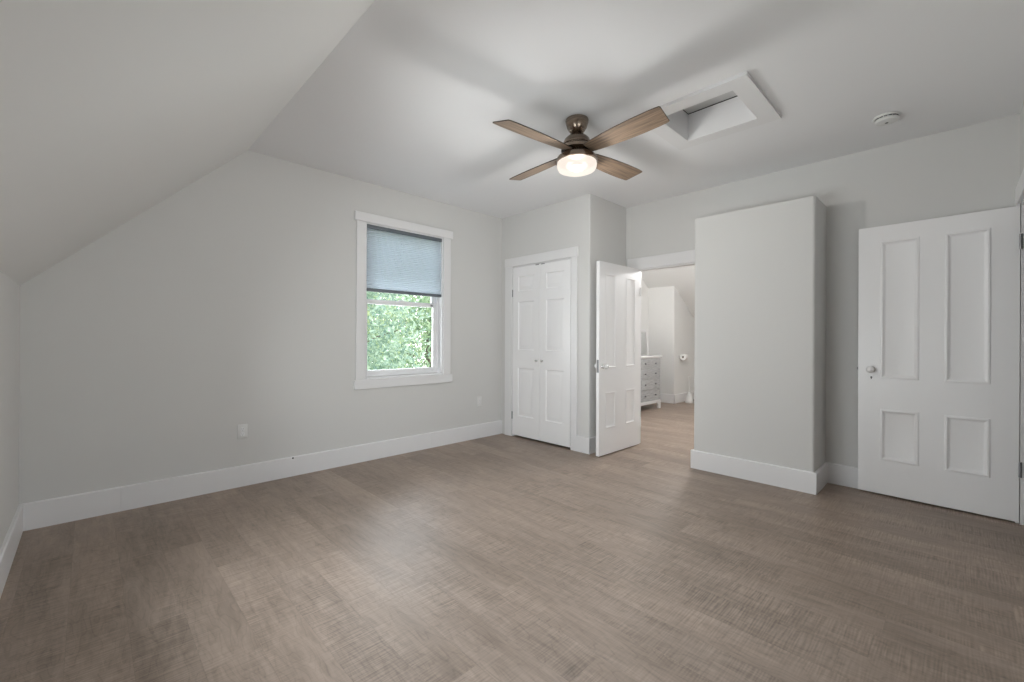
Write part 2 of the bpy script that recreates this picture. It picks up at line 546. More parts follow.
RX0, RX1, RZ = 3.535, 4.372, 2.105               # doorway in the right wall
mb = MB().box(-0.45, RWX0, RW - 0.12, RW, 0, H + 0.1).box(RWX1, RX0, RW - 0.12, RW, 0, H + 0.1)
mb.box(RWX0, RWX1, RW - 0.12, RW, 0, RWZ0).box(RWX0, RWX1, RW - 0.12, RW, RWZ1, H + 0.1)
mb.box(RX1, D + 0.115, RW - 0.12, RW, 0, H + 0.1).box(RX0, RX1, RW - 0.12, RW, RZ, H + 0.1)
struct(mb, 'wall_right', M['wall'], 'grey wall at the far right edge, carrying the hinged white door', 'wall')

OY0, OY1, OZ = 2.912, 3.838, 2.09                # closet opening
r = 0.016
mb = MB()
mb.prism([(C, OY0)] + round_corner(C + r, CY + r, r, 180, 270) + [(C + 0.11, CY), (C + 0.11, OY0)], 'z', 0, H + 0.05)
mb.box(C, C + 0.11, OY1, A, 0, H + 0.05).box(C, C + 0.11, OY0, OY1, OZ, H + 0.05)
mb.box(C + 0.11, D, CY, CY + 0.11, 0, H + 0.05)
struct(mb, 'wall_closet', M['wall'], 'grey closet box wall projecting from the corner, with double doors', 'wall')

mb = MB()
r = 0.02
mb.prism(round_corner(F + r, C1 - r, r, 90, 180) + round_corner(F + r, C0 + r, r, 180, 270) + [(D, C0), (D, C1)], 'z', 0, CH)
struct(mb, 'wall_chimney', M['wall'], 'boxed-in grey chimney breast that stops short of the ceiling', 'wall')

# landing behind the right door
mb = MB().box(3.2, 4.75, -1.72, -1.6, 0, H).box(3.1, 3.2, -1.72, RW - 0.12, 0, H).box(4.65, 4.75, -1.6, RW - 0.12, 0, H).box(3.1, 4.75, -1.72, RW - 0.12, H, H + 0.1)
struct(mb, 'wall_landing', M['wall'], 'plain walls of the landing outside the right-hand door', 'wall')

# ensuite shell
mb = MB()
mb.prism([(D + 0.1, 0), (XE + 0.1, 0), (XE + 0.1, 2.209 - SE * (XE + 0.1 - 7.87)), (XS, H), (D + 0.1, H)], 'y', 4.22, 4.34)
struct(mb, 'wall_ensuite_left', M['ensuite'], 'white wall of the next room behind the grey dresser', 'wall')
mb = MB().prism([(D + 0.1, 0), (XE + 0.1, 0), (XE + 0.1, 2.209 - SE * (XE + 0.1 - 7.87)), (XS, H), (D + 0.1, H)], 'y', YE0 - 0.12, YE0)
struct(mb, 'wall_ensuite_right', M['ensuite'], 'white right-hand wall of the next room', 'wall')
ze = 2.209 - SE * (XE - 7.87)
struct(MB().box(XE, XE + 0.1, YE0, 4.22, 0, ze), 'wall_ensuite_knee', M['ensuite'], 'low white knee wall at the end of the next room', 'wall')
mb = MB()
mb.prism([(7.87, 0), (8.95, 0), (8.95, 2.209 - SE * 1.08), (7.87, 2.209)], 'y', 3.693, 4.22)
struct(mb, 'wall_ensuite_partition', M['ensuite'], 'white boxed-in partition under the far roof slope, seen through the doorway', 'wall')
mb = MB().box(D + 0.1, XS, YE0 - 0.12, 4.34, H, H + 0.12)
mb.prism([(XS, H), (XE + 0.1, 2.209 - SE * (XE + 0.1 - 7.87)), (XE + 0.1, 2.209 - SE * (XE + 0.1 - 7.87) + 0.14), (XS, H + 0.12)], 'y', YE0 - 0.12, 4.34)
struct(mb, 'ceiling_ensuite', M['ensuite'], 'white sloping ceiling of the next room beyond the doorway', 'ceiling')

# ------------------------------------------------------------------ baseboards
def bb_profile(h=BB, t=BT): return [(0, 0), (t, 0), (t, h - 0.006), (t - 0.006, h), (0, h)]
def baseboard_y(mb, y_face, sgn, x0, x1):        # board on a wall plane y = y_face, standing out by sgn
    mb.prism([(y_face + sgn * p, z) for p, z in bb_profile()], 'x', x0, x1)
def baseboard_x(mb, x_face, sgn, y0, y1):
    mb.prism([(x_face + sgn * p, z) for p, z in bb_profile()], 'y', y0, y1)
mb = MB()
baseboard_y(mb, A, -1, K, 0.162); baseboard_y(mb, A, -1, 0.1627, 2.70); baseboard_y(mb, A, -1, 2.7007, C)
bl_ = struct(mb, 'baseboard_left', M['trim'], 'tall white baseboard along the window wall', 'baseboard')
MB().lathe([(0.0, 0), (0.007, 0), (0.007, 0.006), (0.004, 0.012), (0.0, 0.012)], 12,
           Matrix.Translation((1.272, A - BT, 0.158)) @ Matrix.Rotation(PI / 2, 4, 'X')).build('cable_stub', M['slot'], bl_)
mb = MB(); baseboard_x(mb, K, 1, RW, A - BT)
struct(mb, 'baseboard_knee', M['trim'], 'white baseboard at the foot of the knee wall, lower left', 'baseboard')
mb = MB()
baseboard_x(mb, C, -1, CY - BT, 2.912); baseboard_y(mb, CY, -1, C - BT + 0.001, D)
struct(mb, 'baseboard_closet', M['trim'], 'white baseboard wrapping the outer corner of the closet', 'baseboard')
mb = MB()
baseboard_x(mb, F, -1, C0 - BT, C1 + BT); baseboard_y(mb, C0, -1, F - BT + 0.001, D); baseboard_y(mb, C1, 1, F - BT + 0.001, D)
struct(mb, 'baseboard_chimney', M['trim'], 'white baseboard wrapping the foot of the chimney breast', 'baseboard')
mb = MB(); baseboard_x(mb, D, -1, RW, C0 - BT)
struct(mb, 'baseboard_back', M['trim'], 'short white baseboard between chimney breast and right-hand door', 'baseboard')
mb = MB(); baseboard_y(mb, RW, 1, K + BT, RX0 - 0.11)
struct(mb, 'baseboard_right', M['trim'], 'white baseboard of the wall beside the camera', 'baseboard')
mb = MB()
baseboard_x(mb, 7.87, -1, 3.693 - BT, 4.22); baseboard_y(mb, 3.693, -1, 7.87 - BT + 0.001, 8.95)
struct(mb, 'baseboard_ensuite', M['trim'], 'white baseboard round the partition in the next room', 'baseboard')

# ------------------------------------------------------------------ door and closet casings
CT = 0.02
def casing_profile_box(mb, x0, x1, y0, y1, z0, z1): mb.box(x0, x1, y0, y1, z0, z1, 0.003, 1)
mb = MB()
casing_profile_box(mb, C - CT, C, 2.834, OY0 + 0.004, BB, OZ)
casing_profile_box(mb, C - CT, C, OY1 - 0.004, 3.954, 0, OZ)
casing_profile_box(mb, C - CT - 0.003, C, 2.826, 3.960, OZ, 2.197)
mb.box(C, C + 0.11, OY0, OY0 + 0.012, 0.0, OZ).box(C, C + 0.11, OY1 - 0.012, OY1, 0.0, OZ).box(C, C + 0.11, OY0, OY1, OZ - 0.012, OZ)
struct(mb, 'trim_1', M['trim'], 'white casing around the closet double doors', 'door trim')
mb = MB()
casing_profile_box(mb, D - CT, D, DY1 + 0.0, 2.655, 0, DZ)
casing_profile_box(mb, D - CT, D, C1 + BT, 2.655, DZ, 2.127)
mb.box(D, D + 0.115, DY1 - 0.015, DY1, 0, DZ).box(D, D + 0.115, DY0, DY0 + 0.015, 0, DZ).box(D, D + 0.115, DY0, DY1, DZ - 0.012, DZ)
mb.box(D + 0.05, D + 0.065, DY1 - 0.027, DY1 - 0.015, 0, DZ - 0.012)
mb.box(D + 0.05, D + 0.065, DY0 + 0.015, DY0 + 0.027, 0, DZ - 0.012)
mb.box(D + 0.115, D + 0.133, DY1, DY1 + 0.11, 0, DZ + 0.11).box(D + 0.115, D + 0.133, DY0 - 0.11, DY0, 0, DZ + 0.11).box(D + 0.115, D + 0.133, DY0, DY1, DZ, DZ + 0.11)
struct(mb, 'trim_2', M['trim'], 'white casing around the doorway to the next room', 'door trim')
mb = MB()
casing_profile_box(mb, RX1 + 0.006, D - 0.002, RW, RW + CT, 0, RZ)
casing_profile_box(mb, RX0 - 0.1, RX0 - 0.006, RW, RW + CT, 0, RZ)
casing_profile_box(mb, RX0 - 0.1, D - 0.002, RW, RW + CT, RZ, RZ + 0.12)
mb.box(RX0 - 0.006, RX0 + 0.012, RW - 0.12, RW, 0, RZ).box(RX1 - 0.012, RX1 + 0.006, RW - 0.12, RW, 0, RZ).box(RX0, RX1, RW - 0.12, RW, RZ - 0.012, RZ)
struct(mb, 'trim_3', M['trim'], 'white casing of the right-hand doorway, at the picture edge', 'door trim')

# ------------------------------------------------------------------ doors
def panel_door(wd, ht, th, panels, prof):
    """leaf in local space: x 0..wd, y -th..0 (front face y=0 looks towards +y), z 0..ht; panels (x0,x1,z0,z1) both faces."""
    mb = MB(); bm = mb.bm
    xs = sorted({0, wd} | {p[0] for p in panels} | {p[1] for p in panels})
    zs = sorted({0, ht} | {p[2] for p in panels} | {p[3] for p in panels})
    for face in (0, 1):
        y0 = 0.0 if face == 0 else -th
        sg = 1 if face == 0 else -1
        cache = {}
        def V(x, z, d=0.0):
            k = (round(x, 5), round(z, 5), round(d, 5))
            if k not in cache: cache[k] = bm.verts.new((x, y0 + sg * d, z))
            return cache[k]
        for i in range(len(xs) - 1):
            for j in range(len(zs) - 1):
                cx, cz = (xs[i] + xs[i + 1]) / 2, (zs[j] + zs[j + 1]) / 2
                if any(p[0] < cx < p[1] and p[2] < cz < p[3] for p in panels): continue
                bm.faces.new((V(xs[i], zs[j]), V(xs[i + 1], zs[j]), V(xs[i + 1], zs[j + 1]), V(xs[i], zs[j + 1])))
        for p in panels:
            # outer ring follows the grid breaks so the mesh stays closed
            bx = [x for x in xs if p[0] <= x <= p[1]]; bz = [z for z in zs if p[2] <= z <= p[3]]
            prev = None
            for ins, dep in prof:
                def mx(x): return p[0] + ins + (x - p[0]) / (p[1] - p[0]) * (p[1] - p[0] - 2 * ins)
                def mz(z): return p[2] + ins + (z - p[2]) / (p[3] - p[2]) * (p[3] - p[2] - 2 * ins)
                loop = [(x, p[2]) for x in bx] + [(p[1], z) for z in bz[1:]] + [(x, p[3]) for x in bx[::-1][1:]] + [(p[0], z) for z in bz[::-1][1:-1]]
                ring = [V(mx(x), mz(z), dep) for x, z in loop]
                if prev:
                    for k in range(len(ring)):
                        q = (k + 1) % len(ring)
                        bm.faces.new((prev[k], prev[q], ring[q], ring[k]))
                prev = ring
            bm.faces.new(prev)
        if face == 0: front = dict(cache)
        else: back = dict(cache)
    def edge(seq):
        for a, b in zip(seq, seq[1:]):
            ka = (round(a[0], 5), round(a[1], 5), 0.0); kb = (round(b[0], 5), round(b[1], 5), 0.0)
            bm.faces.new((front[ka], front[kb], back[kb], back[ka]))
    edge([(x, 0) for x in xs]); edge([(x, ht) for x in xs]); edge([(0, z) for z in zs]); edge([(wd, z) for z in zs])
    return mb
OLD = [(0, 0), (0.003, 0.005), (0.013, 0.006), (0.021, 0.0), (0.030, -0.005), (0.034, -0.006)]
NEW = [(0, 0), (0.008, -0.011), (0.022, -0.012), (0.046, -0.002), (0.052, -0.0015)]
SOFT = [(0, 0), (0.004, 0.003), (0.014, 0.003), (0.024, -0.005), (0.028, -0.006)]

def hinge_mesh(mb, x, y, z, leaf_dx, leaf_y=None):
    mb.lathe([(0, -0.048), (0.0055, -0.048), (0.0055, 0.048), (0, 0.048)], 12, Matrix.Translation((x, y, z)))
def knob_profile(s=1.0):
    return [(0.0, 0.062 * s), (0.012 * s, 0.061 * s), (0.022 * s, 0.055 * s), (0.027 * s, 0.045 * s), (0.024 * s, 0.034 * s), (0.014 * s, 0.026 * s), (0.010 * s, 0.02 * s), (0.010 * s, 0.005 * s), (0.0, 0.005 * s)]

# closet leaves; local x runs along world -y / +y, front (+y local) faces world -x
def closet_leaf(n, y0, y1, flip, label):
    wd = y1 - y0
    root = None
    pl = [(0.092, wd - 0.092, 0.262 - 0.022, 0.848 - 0.022), (0.092, wd - 0.092, 1.068 - 0.022, 1.652 - 0.022), (0.092, wd - 0.092, 1.782 - 0.022, 1.962 - 0.022)]
    mb = panel_door(wd, OZ - 0.012 - 0.022 - 0.004, 0.035, pl, NEW)
    o = mb.build('door_%d' % n, M['door'], loc=(C - 0.008, y0, 0.022))
    o.rotation_euler = (0, 0, PI / 2)      # local x -> +y, local y -> -x
    tag(o, label, 'door', 'structure')
    kx = 0.042 if flip else wd - 0.042
    MB().lathe([(0, 0.030), (0.008, 0.029), (0.013, 0.024), (0.014, 0.019), (0.010, 0.013), (0.006, 0.009), (0.006, 0.002), (0.010, 0.0), (0, 0.0)], 20,
               Matrix.Translation((kx, 0, 0.946 - 0.022)) @ Matrix.Rotation(-PI / 2, 4, 'X')).build('knob', M['chrome'], o)
    hx = wd + 0.002 if flip else -0.002
    for z in (0.22, 1.72):
        MB().lathe([(0, -0.045), (0.006, -0.045), (0.006, 0.045), (0, 0.045)], 10, Matrix.Translation((hx, 0.005, z + 0.02))).box(hx - 0.004, hx + 0.004, -0.01, 0.006, z - 0.022, z + 0.062).build('hinge', M['hinge'] if flip else M['door'], o)
    # ball catch on the leaf top
    MB().box(kx - 0.028, kx + 0.028, -0.02, 0.0005, OZ - 0.046, OZ - 0.037).build('catch_plate', M['hinge'], o)
    return o
ym = (OY0 + OY1) / 2
closet_leaf(1, ym + 0.002, OY1 - 0.015, True, 'left leaf of the white three-panel closet double doors')
closet_leaf(2, OY0 + 0.015, ym - 0.002, False, 'right leaf of the white three-panel closet double doors')

def big_knob(parent, kx, kz, th, both=True, center=True):
    for side in ((1, -1) if both else (1,)):
        mx_ = Matrix.Translation((kx, 0 if side > 0 else -th, kz)) @ Matrix.Rotation(-side * PI / 2, 4, 'X')
        k = MB().lathe(knob_profile(), 24, mx_).build('knob', M['porcelain'], parent)
        MB().lathe([(0, 0.006), (0.024, 0.005), (0.026, 0.0), (0, 0.0)], 24, mx_).build('rosette', M['chrome'], k)
        if center:
            MB().lathe([(0, 0.0645), (0.005, 0.0635), (0.006, 0.061), (0, 0.061)], 12, mx_).build('screw_cap', M['hinge'], k)
# doorway door, opened 90 degrees into the bedroom: hinge at (4.50, 2.51), free edge towards -x
o = panel_door(0.80, 1.985, 0.036, [(x0, x1, z0, z1) for x0, x1 in ((0.105, 0.300), (0.498, 0.693)) for z0, z1 in ((0.262, 0.643), (0.89, 1.868))],
               SOFT).build('door_3', M['door'], loc=(4.497, 2.512, 0.012))
# local +x must run towards -x world, front (+y local) towards -y world
o.rotation_euler = (0, 0, PI - R(0.4))
tag(o, 'white four-panel door standing open beside the closet', 'door', 'structure')
big_knob(o, 0.735, 0.912, 0.036)
MB().box(0.7995, 0.8012, -0.030, -0.006, 0.85, 0.98).build('latch_plate', M['hinge'], o)
for z in (0.25, 1.73): MB().lathe([(0, -0.05), (0.007, -0.05), (0.007, 0.05), (0, 0.05)], 10, Matrix.Translation((-0.006, 0.004, z))).box(-0.004, 0.0, -0.03, 0.002, z - 0.05, z + 0.05).build('hinge', M['door'], o)
# right-hand door, open against the back wall: hinge at (4.362,-.30), front faces -x
WD = 0.838
o = panel_door(WD, 2.075, 0.036, [(x0, x1, z0, z1) for x0, x1 in ((0.128, 0.348), (0.482, 0.702)) for z0, z1 in ((0.260, 0.657), (0.894, 1.955))],
               OLD).build('door_4', M['door'], loc=(4.363, -0.296, 0.013))
o.rotation_euler = (0, 0, PI / 2 - R(2.6))
tag(o, 'large white four-panel door open against the back wall at right', 'door', 'structure')
big_knob(o, WD - 0.082, 0.962, 0.036, both=False, center=False)
MB().lathe([(0, 0.002), (0.006, 0.002), (0.006, 0), (0, 0)], 12, Matrix.Translation((WD - 0.082, 0, 0.900)) @ Matrix.Rotation(-PI / 2, 4, 'X')).box(WD - 0.0845, WD - 0.0795, -0.001, 0.002, 0.885, 0.90).build('keyhole', M['slot'], o)
MB().box(WD - 0.0005, WD + 0.0015, -0.03, -0.006, 0.89, 1.01).box(WD, WD + 0.010, -0.024, -0.012, 0.955, 0.975, 0.002, 1).build('latch', M['hinge'], o)
for z in (0.345, 1.84): MB().lathe([(0, -0.05), (0.007, -0.05), (0.007, 0.05), (0, 0.05)], 12, Matrix.Translation((-0.004, 0.007, z))).box(-0.010, -0.004, -0.02, 0.009, z - 0.048, z + 0.048).build('hinge', M['hinge'], o)

# ------------------------------------------------------------------ window in the gable wall
win = empty('window_1', (2.392, A, 0.80), 0, 'white double-hung window with a half-lowered blind', 'window', 'structure')
wl = Vector((2.392, A, 0.80))
def wp(mb, name, m, parent=win):
    for v in mb.bm.verts: v.co -= wl
    return mb.build(name, m, parent)
YF = A - 0.02
mb = MB()
mb.box(1.838, WX0, YF, A, WZ0, WZ1, 0.003, 1).box(WX1, 2.948, YF, A, WZ0, WZ1, 0.003, 1)
mb.box(1.820, 2.974, YF - 0.004, A, WZ1 + 0.001, 2.424, 0.003, 1)
mb.box(1.820, 2.974, YF - 0.004, A, 0.706, WZ0 - 0.0005, 0.003, 1)
wp(mb, 'casing', M['trim'])
mb = MB()
mb.box(WX0, WX0 + 0.012, A, A + 0.17, WZ0, WZ1).box(WX1 - 0.012, WX1, A, A + 0.17, WZ0, WZ1)
mb.box(WX0 + 0.012, WX1 - 0.012, A, A + 0.17, WZ1 - 0.012, WZ1).box(WX0 + 0.012, WX1 - 0.012, A - 0.004, A + 0.19, WZ0 - 0.0, WZ0 + 0.014)
# vinyl frame stops
for x0, x1 in ((WX0 + 0.012, WX0 + 0.03), (WX1 - 0.03, WX1 - 0.012)):
    mb.box(x0, x1, A + 0.072, A + 0.084, WZ0 + 0.014, WZ1 - 0.012)
wp(mb, 'jamb', M['vinyl'])
def sash(y, z0, z1, st, rb, rt):
    x0, x1 = WX0 + 0.014, WX1 - 0.014
    mb = MB()
    mb.box(x0, x0 + st, y, y + 0.035, z0, z1, 0.004, 2).box(x1 - st, x1, y, y + 0.035, z0, z1, 0.004, 2)
    mb.box(x0 + st - 0.003, x1 - st + 0.003, y + 0.001, y + 0.034, z0, z0 + rb, 0.004, 2).box(x0 + st - 0.003, x1 - st + 0.003, y + 0.001, y + 0.034, z1 - rt, z1, 0.004, 2)
    return mb, (x0 + st - 0.004, x1 - st + 0.004, y + 0.015, y + 0.019, z0 + rb - 0.004, z1 - rt + 0.004)
mb, g = sash(A + 0.086, 0.815, 1.595, 0.050, 0.062, 0.045)
s1 = wp(mb, 'lower_sash', M['vinyl'])
wp(MB().box(*g), 'pane', M['glass'], s1)
lock = MB().box(2.36, 2.42, A + 0.088, A + 0.118, 1.595, 1.607, 0.003, 2)
wp(lock, 'sash_lock', M['vinyl'], s1)
wp(MB().box(2.748, 2.775, A + 0.078, A + 0.09, 1.562, 1.574, 0.002, 1), 'tilt_latch', M['slot'], s1)
mb, g = sash(A + 0.124, 1.555, WZ1 - 0.013, 0.045, 0.045, 0.05)
s2 = wp(mb, 'upper_sash', M['vinyl'])
wp(MB().box(*g), 'pane', M['glass'], s2)

# cellular blind hung in the opening
BX0, BX1, BY = WX0 + 0.013, WX1 - 0.013, A + 0.022
bld = empty('window_blind', ((BX0 + BX1) / 2, BY, 2.29), 0, 'pale blue-grey pleated cellular blind covering the upper half of the window', 'blind')
bw = Vector(bld.location)
def bp_(mb, name, m, **k):
    for v in mb.bm.verts: v.co -= bw
    return mb.build(name, m, bld, **k)
bp_(MB().box(BX0, BX1, BY - 0.024, BY + 0.022, 2.286, 2.323, 0.005, 2), 'head_rail', M['grey_rail'])
bp_(MB().box(BX0, BX1, BY - 0.018, BY + 0.018, 1.665, 1.697, 0.006, 2), 'bottom_rail', M['grey_rail'])
mb = MB()
NP_, zt, zb = 30, 2.287, 1.696
left, right = [], []
prof = []
for k in range(NP_ * 2 + 1):
    z = zt + (zb - zt) * k / (NP_ * 2)
    prof.append((0.010 if k % 2 else 0.003, z))
for sgn in (-1, 1):
    va = [mb.bm.verts.new((BX0 + 0.003, BY + sgn * d, z)) for d, z in prof]
    vb = [mb.bm.verts.new((BX1 - 0.003, BY + sgn * d, z)) for d, z in prof]
    for k in range(len(prof) - 1):
        mb.bm.faces.new((va[k], vb[k], vb[k + 1], va[k + 1]))
bp_(mb, 'pleated_cloth', M['shade'], smooth=False)

# low windows added only for fill light, out of the frame
def fill_window(name, label, loc, rz, wd, ht):
    """local x along the wall, +y into the room, z up from the sill"""
    r_ = empty(name, loc, rz, label, 'window', 'structure')
    mb = MB()
    for x0, x1, z0, z1 in ((-wd / 2, -wd / 2 + 0.045, 0, ht), (wd / 2 - 0.045, wd / 2, 0, ht), (-wd / 2, wd / 2, 0, 0.045), (-wd / 2, wd / 2, ht - 0.045, ht), (-0.02, 0.02, 0, ht)):
        mb.box(x0, x1, -0.08, -0.04, z0, z1)
    mb.build('sash', M['vinyl'], r_)
    mb = MB()
    for x0, x1, z0, z1 in ((-wd / 2 - 0.09, -wd / 2, -0.09, ht + 0.09), (wd / 2, wd / 2 + 0.09, -0.09, ht + 0.09), (-wd / 2, wd / 2, -0.09, 0), (-wd / 2, wd / 2, ht, ht + 0.09)):
        mb.box(x0, x1, 0, 0.018, z0, z1)
    mb.build('casing', M['trim'], r_)
    MB().box(-wd / 2 + 0.04, wd / 2 - 0.04, -0.062, -0.058, 0.04, ht - 0.04).build('pane', M['glass'], r_)
fill_window('side_fill_window', 'wide low window added for fill light in the wall beside the camera, out of the frame', ((RWX0 + RWX1) / 2, RW, RWZ0), 0, RWX1 - RWX0, RWZ1 - RWZ0)
fill_window('knee_fill_window', 'low window added for fill light in the knee wall beside the camera, out of the frame', (K, (KWY0 + KWY1) / 2, KWZ0), -PI / 2, KWY1 - KWY0, KWZ1 - KWZ0)

# ------------------------------------------------------------------ attic hatch
hat = empty('attic_hatch', ((HX0 + HX1) / 2, (HY0 + HY1) / 2, H), 0, 'white framed attic hatch recessed in the ceiling behind the fan', 'attic hatch')
hl = Vector(hat.location)
def hp(mb, name, m):
    for v in mb.bm.verts: v.co -= hl
    return mb.build(name, m, hat)
t = 0.102
mb = MB()
for x0, x1, y0, y1 in ((HX0 - t, HX0, HY0 - t, HY1 + t), (HX1, HX1 + t, HY0 - t, HY1 + t), (HX0, HX1, HY0 - t, HY0), (HX0, HX1, HY1, HY1 + t)):
    mb.box(x0, x1, y0, y1, H - 0.02, H - 0.0005)
hp(mb, 'frame', M['trim'])
mb = MB()
HT = 0.19
for x0, x1, y0, y1 in ((HX0 + 0.001, HX0 + 0.012, HY0 + 0.001, HY1 - 0.001), (HX1 - 0.012, HX1 - 0.001, HY0 + 0.001, HY1 - 0.001), (HX0 + 0.012, HX1 - 0.012, HY0 + 0.001, HY0 + 0.012), (HX0 + 0.012, HX1 - 0.012, HY1 - 0.012, HY1 - 0.001)):
    mb.box(x0, x1, y0, y1, H - 0.0195, H + HT - 0.008)
hp(mb, 'shaft_lining', M['trim'])
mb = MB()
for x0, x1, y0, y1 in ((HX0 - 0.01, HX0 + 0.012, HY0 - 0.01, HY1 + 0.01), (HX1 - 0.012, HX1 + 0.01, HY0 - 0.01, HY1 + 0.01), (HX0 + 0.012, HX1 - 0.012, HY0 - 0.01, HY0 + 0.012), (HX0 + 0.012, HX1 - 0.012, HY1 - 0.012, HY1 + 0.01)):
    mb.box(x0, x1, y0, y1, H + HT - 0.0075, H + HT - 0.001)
hp(mb, 'gap_shade_strip', M['dark'])  # dark strip that draws the shaded gap under the lid
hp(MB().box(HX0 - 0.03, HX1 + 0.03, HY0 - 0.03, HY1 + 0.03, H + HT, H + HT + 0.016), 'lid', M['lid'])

# ------------------------------------------------------------------ ceiling fan
FX, FY = 2.431, 1.848
fan = empty('ceiling_fan', (FX, FY, H), 0, 'four-blade bronze and wood ceiling fan with a lit round lamp', 'ceiling fan')
FK = 1.026
def fzz(z): return 1.2 + (z - 1.2) * FK - H
def fz(prof): return [(r_ * FK, fzz(z)) for r_, z in prof]
MB().lathe([(0.0, -0.0005), (0.077, -0.0005), (0.080, -0.010), (0.078, -0.024), (0.068, -0.058), (0.050, -0.086), (0.034, -0.097), (0.0, -0.098)], 48).build('canopy', M['bronze'], fan)
MB().lathe([(0, -0.09), (0.015, -0.09), (0.014, -0.13), (0, -0.13)], 20).build('downrod', M['bronze'], fan)
MB().lathe(fz([(0.0, 2.598), (0.022, 2.597), (0.026, 2.588), (0.060, 2.578), (0.084, 2.556), (0.094, 2.530), (0.094, 2.520), (0.089, 2.517), (0.089, 2.512), (0.100, 2.508), (0.106, 2.500),
               (0.106, 2.482), (0.0, 2.482)]), 56).build('motor_housing', M['bronze'], fan)
MB().lathe(fz([(0.0, 2.483), (0.075, 2.483), (0.080, 2.470), (0.105, 2.455), (0.134, 2.432), (0.142, 2.412), (0.141, 2.400), (0.132, 2.399), (0.0, 2.402)]), 56).build('light_fitter', M['bronze'], fan)
glass = MB().lathe(fz([(0.131, 2.402), (0.134, 2.385), (0.133, 2.368), (0.124, 2.351), (0.105, 2.343), (0.06, 2.339), (0.0, 2.338)]), 56, cap=False).build('lamp_shade', M['lamp_glass'], fan)
for k in range(2):
    a_ = R(-50 + 180 * k)
    cx, cy = 0.052 * math.cos(a_), 0.052 * math.sin(a_)
    MB().lathe(fz([(0.0, 2.402), (0.010, 2.400), (0.012, 2.392), (0.020, 2.384), (0.021, 2.372), (0.014, 2.361), (0.0, 2.357)]), 20, Matrix.Translation((cx, cy, 0))).build('bulb', M['bulb'], fan)
MB().lathe(fz([(0, 2.50), (0.007, 2.50), (0.008, 2.470), (0.0, 2.467)]), 12, Matrix.Translation((-0.086, 0.052, -0.012))).build('reverse_switch', M['slot'], fan)
def blade_mesh():
    mb = MB(); bm = mb.bm
    # outline in blade space: x outwards, y tangential
    up = [(0.095, 0.046), (0.16, 0.056), (0.25, 0.066), (0.36, 0.074), (0.48, 0.077), (0.58, 0.076), (0.640, 0.072), (0.650, 0.066)]
    dn = [(0.668, -0.060), (0.664, -0.069), (0.60, -0.074), (0.48, -0.075), (0.36, -0.071), (0.25, -0.064), (0.16, -0.054), (0.095, -0.044)]
    pts = up + dn
    th = 0.006
    mb.prism(pts, 'z', -th / 2, th / 2)
    return mb
def blade_iron():
    mb = MB()
    mb.prism([(0.07, 0.030), (0.12, 0.034), (0.165, 0.028), (0.185, 0.012), (0.185, -0.012), (0.165, -0.028), (0.12, -0.034), (0.07, -0.030)], 'z', 0.0032, 0.0085)
    for x, y in ((0.13, 0.018), (0.13, -0.018), (0.165, 0)):
        mb.lathe([(0, 0.011), (0.005, 0.0105), (0.006, 0.008), (0, 0.008)], 10, Matrix.Translation((x, y, 0)))
    return mb
bl0 = ir0 = None
for k in range(4):
    th_ = R(-5 + 90 * k)
    mx_ = Matrix.Translation((0, 0, fzz(2.470))) @ Matrix.Rotation(th_, 4, 'Z') @ Matrix.Rotation(R(-13), 4, 'X') @ Matrix.Scale(FK, 4)
    if bl0 is None:
        bl0 = blade_mesh().build('blade', M['blade'], fan)
        bl0.data.materials.append(M['blade_edge'])
        for p in bl0.data.polygons:
            if abs(p.normal.z) < 0.5: p.material_index = 1
        ir0 = blade_iron().build('blade_iron', M['bronze'], bl0)
        b = bl0
    else:
        b = bl0.copy(); COL.objects.link(b); b.parent = fan
        i_ = ir0.copy(); COL.objects.link(i_); i_.parent = b
    b.matrix_local = mx_
pl_ = bpy.data.lights.new('fan_lamp_light', 'POINT')
pl_.energy = 32
pl_.color = (1.0, 0.985, 0.95)
pl_.shadow_soft_size = 0.07
po = bpy.data.objects.new('fan_lamp_light', pl_)
COL.objects.link(po)
po.parent = fan
po.location = (0, 0, fzz(2.310))

# ------------------------------------------------------------------ smoke detector, outlets
sd = empty('smoke_detector', (3.90, 0.332, H), 0, 'round white smoke detector on the ceiling at right', 'smoke detector')
MB().lathe([(0, -0.0005), (0.074, -0.0005), (0.076, -0.006), (0.072, -0.012), (0.0, -0.012)], 40).build('base_plate', M['plastic'], sd)
MB().lathe([(0, -0.012), (0.058, -0.012), (0.058, -0.016), (0.064, -0.018), (0.066, -0.026), (0.058, -0.036), (0.030, -0.041), (0, -0.042)], 40).build('sensor_dome', M['plastic'], sd)
mb = MB()
for k in range(16):
    a_ = 2 * PI * k / 16
    mb.box(-0.009, 0.009, -0.0015, 0.0015, -0.003, 0.003, mtx=Matrix.Rotation(a_, 4, 'Z') @ Matrix.Translation((0.0615, 0, -0.0145)) @ Matrix.Rotation(PI / 2, 4, 'Z'))
mb.build('vent_slot', M['slot'], sd)
MB().lathe([(0, -0.044), (0.009, -0.0435), (0.010, -0.040), (0, -0.040)], 16).build('test_button', M['slot'], sd)

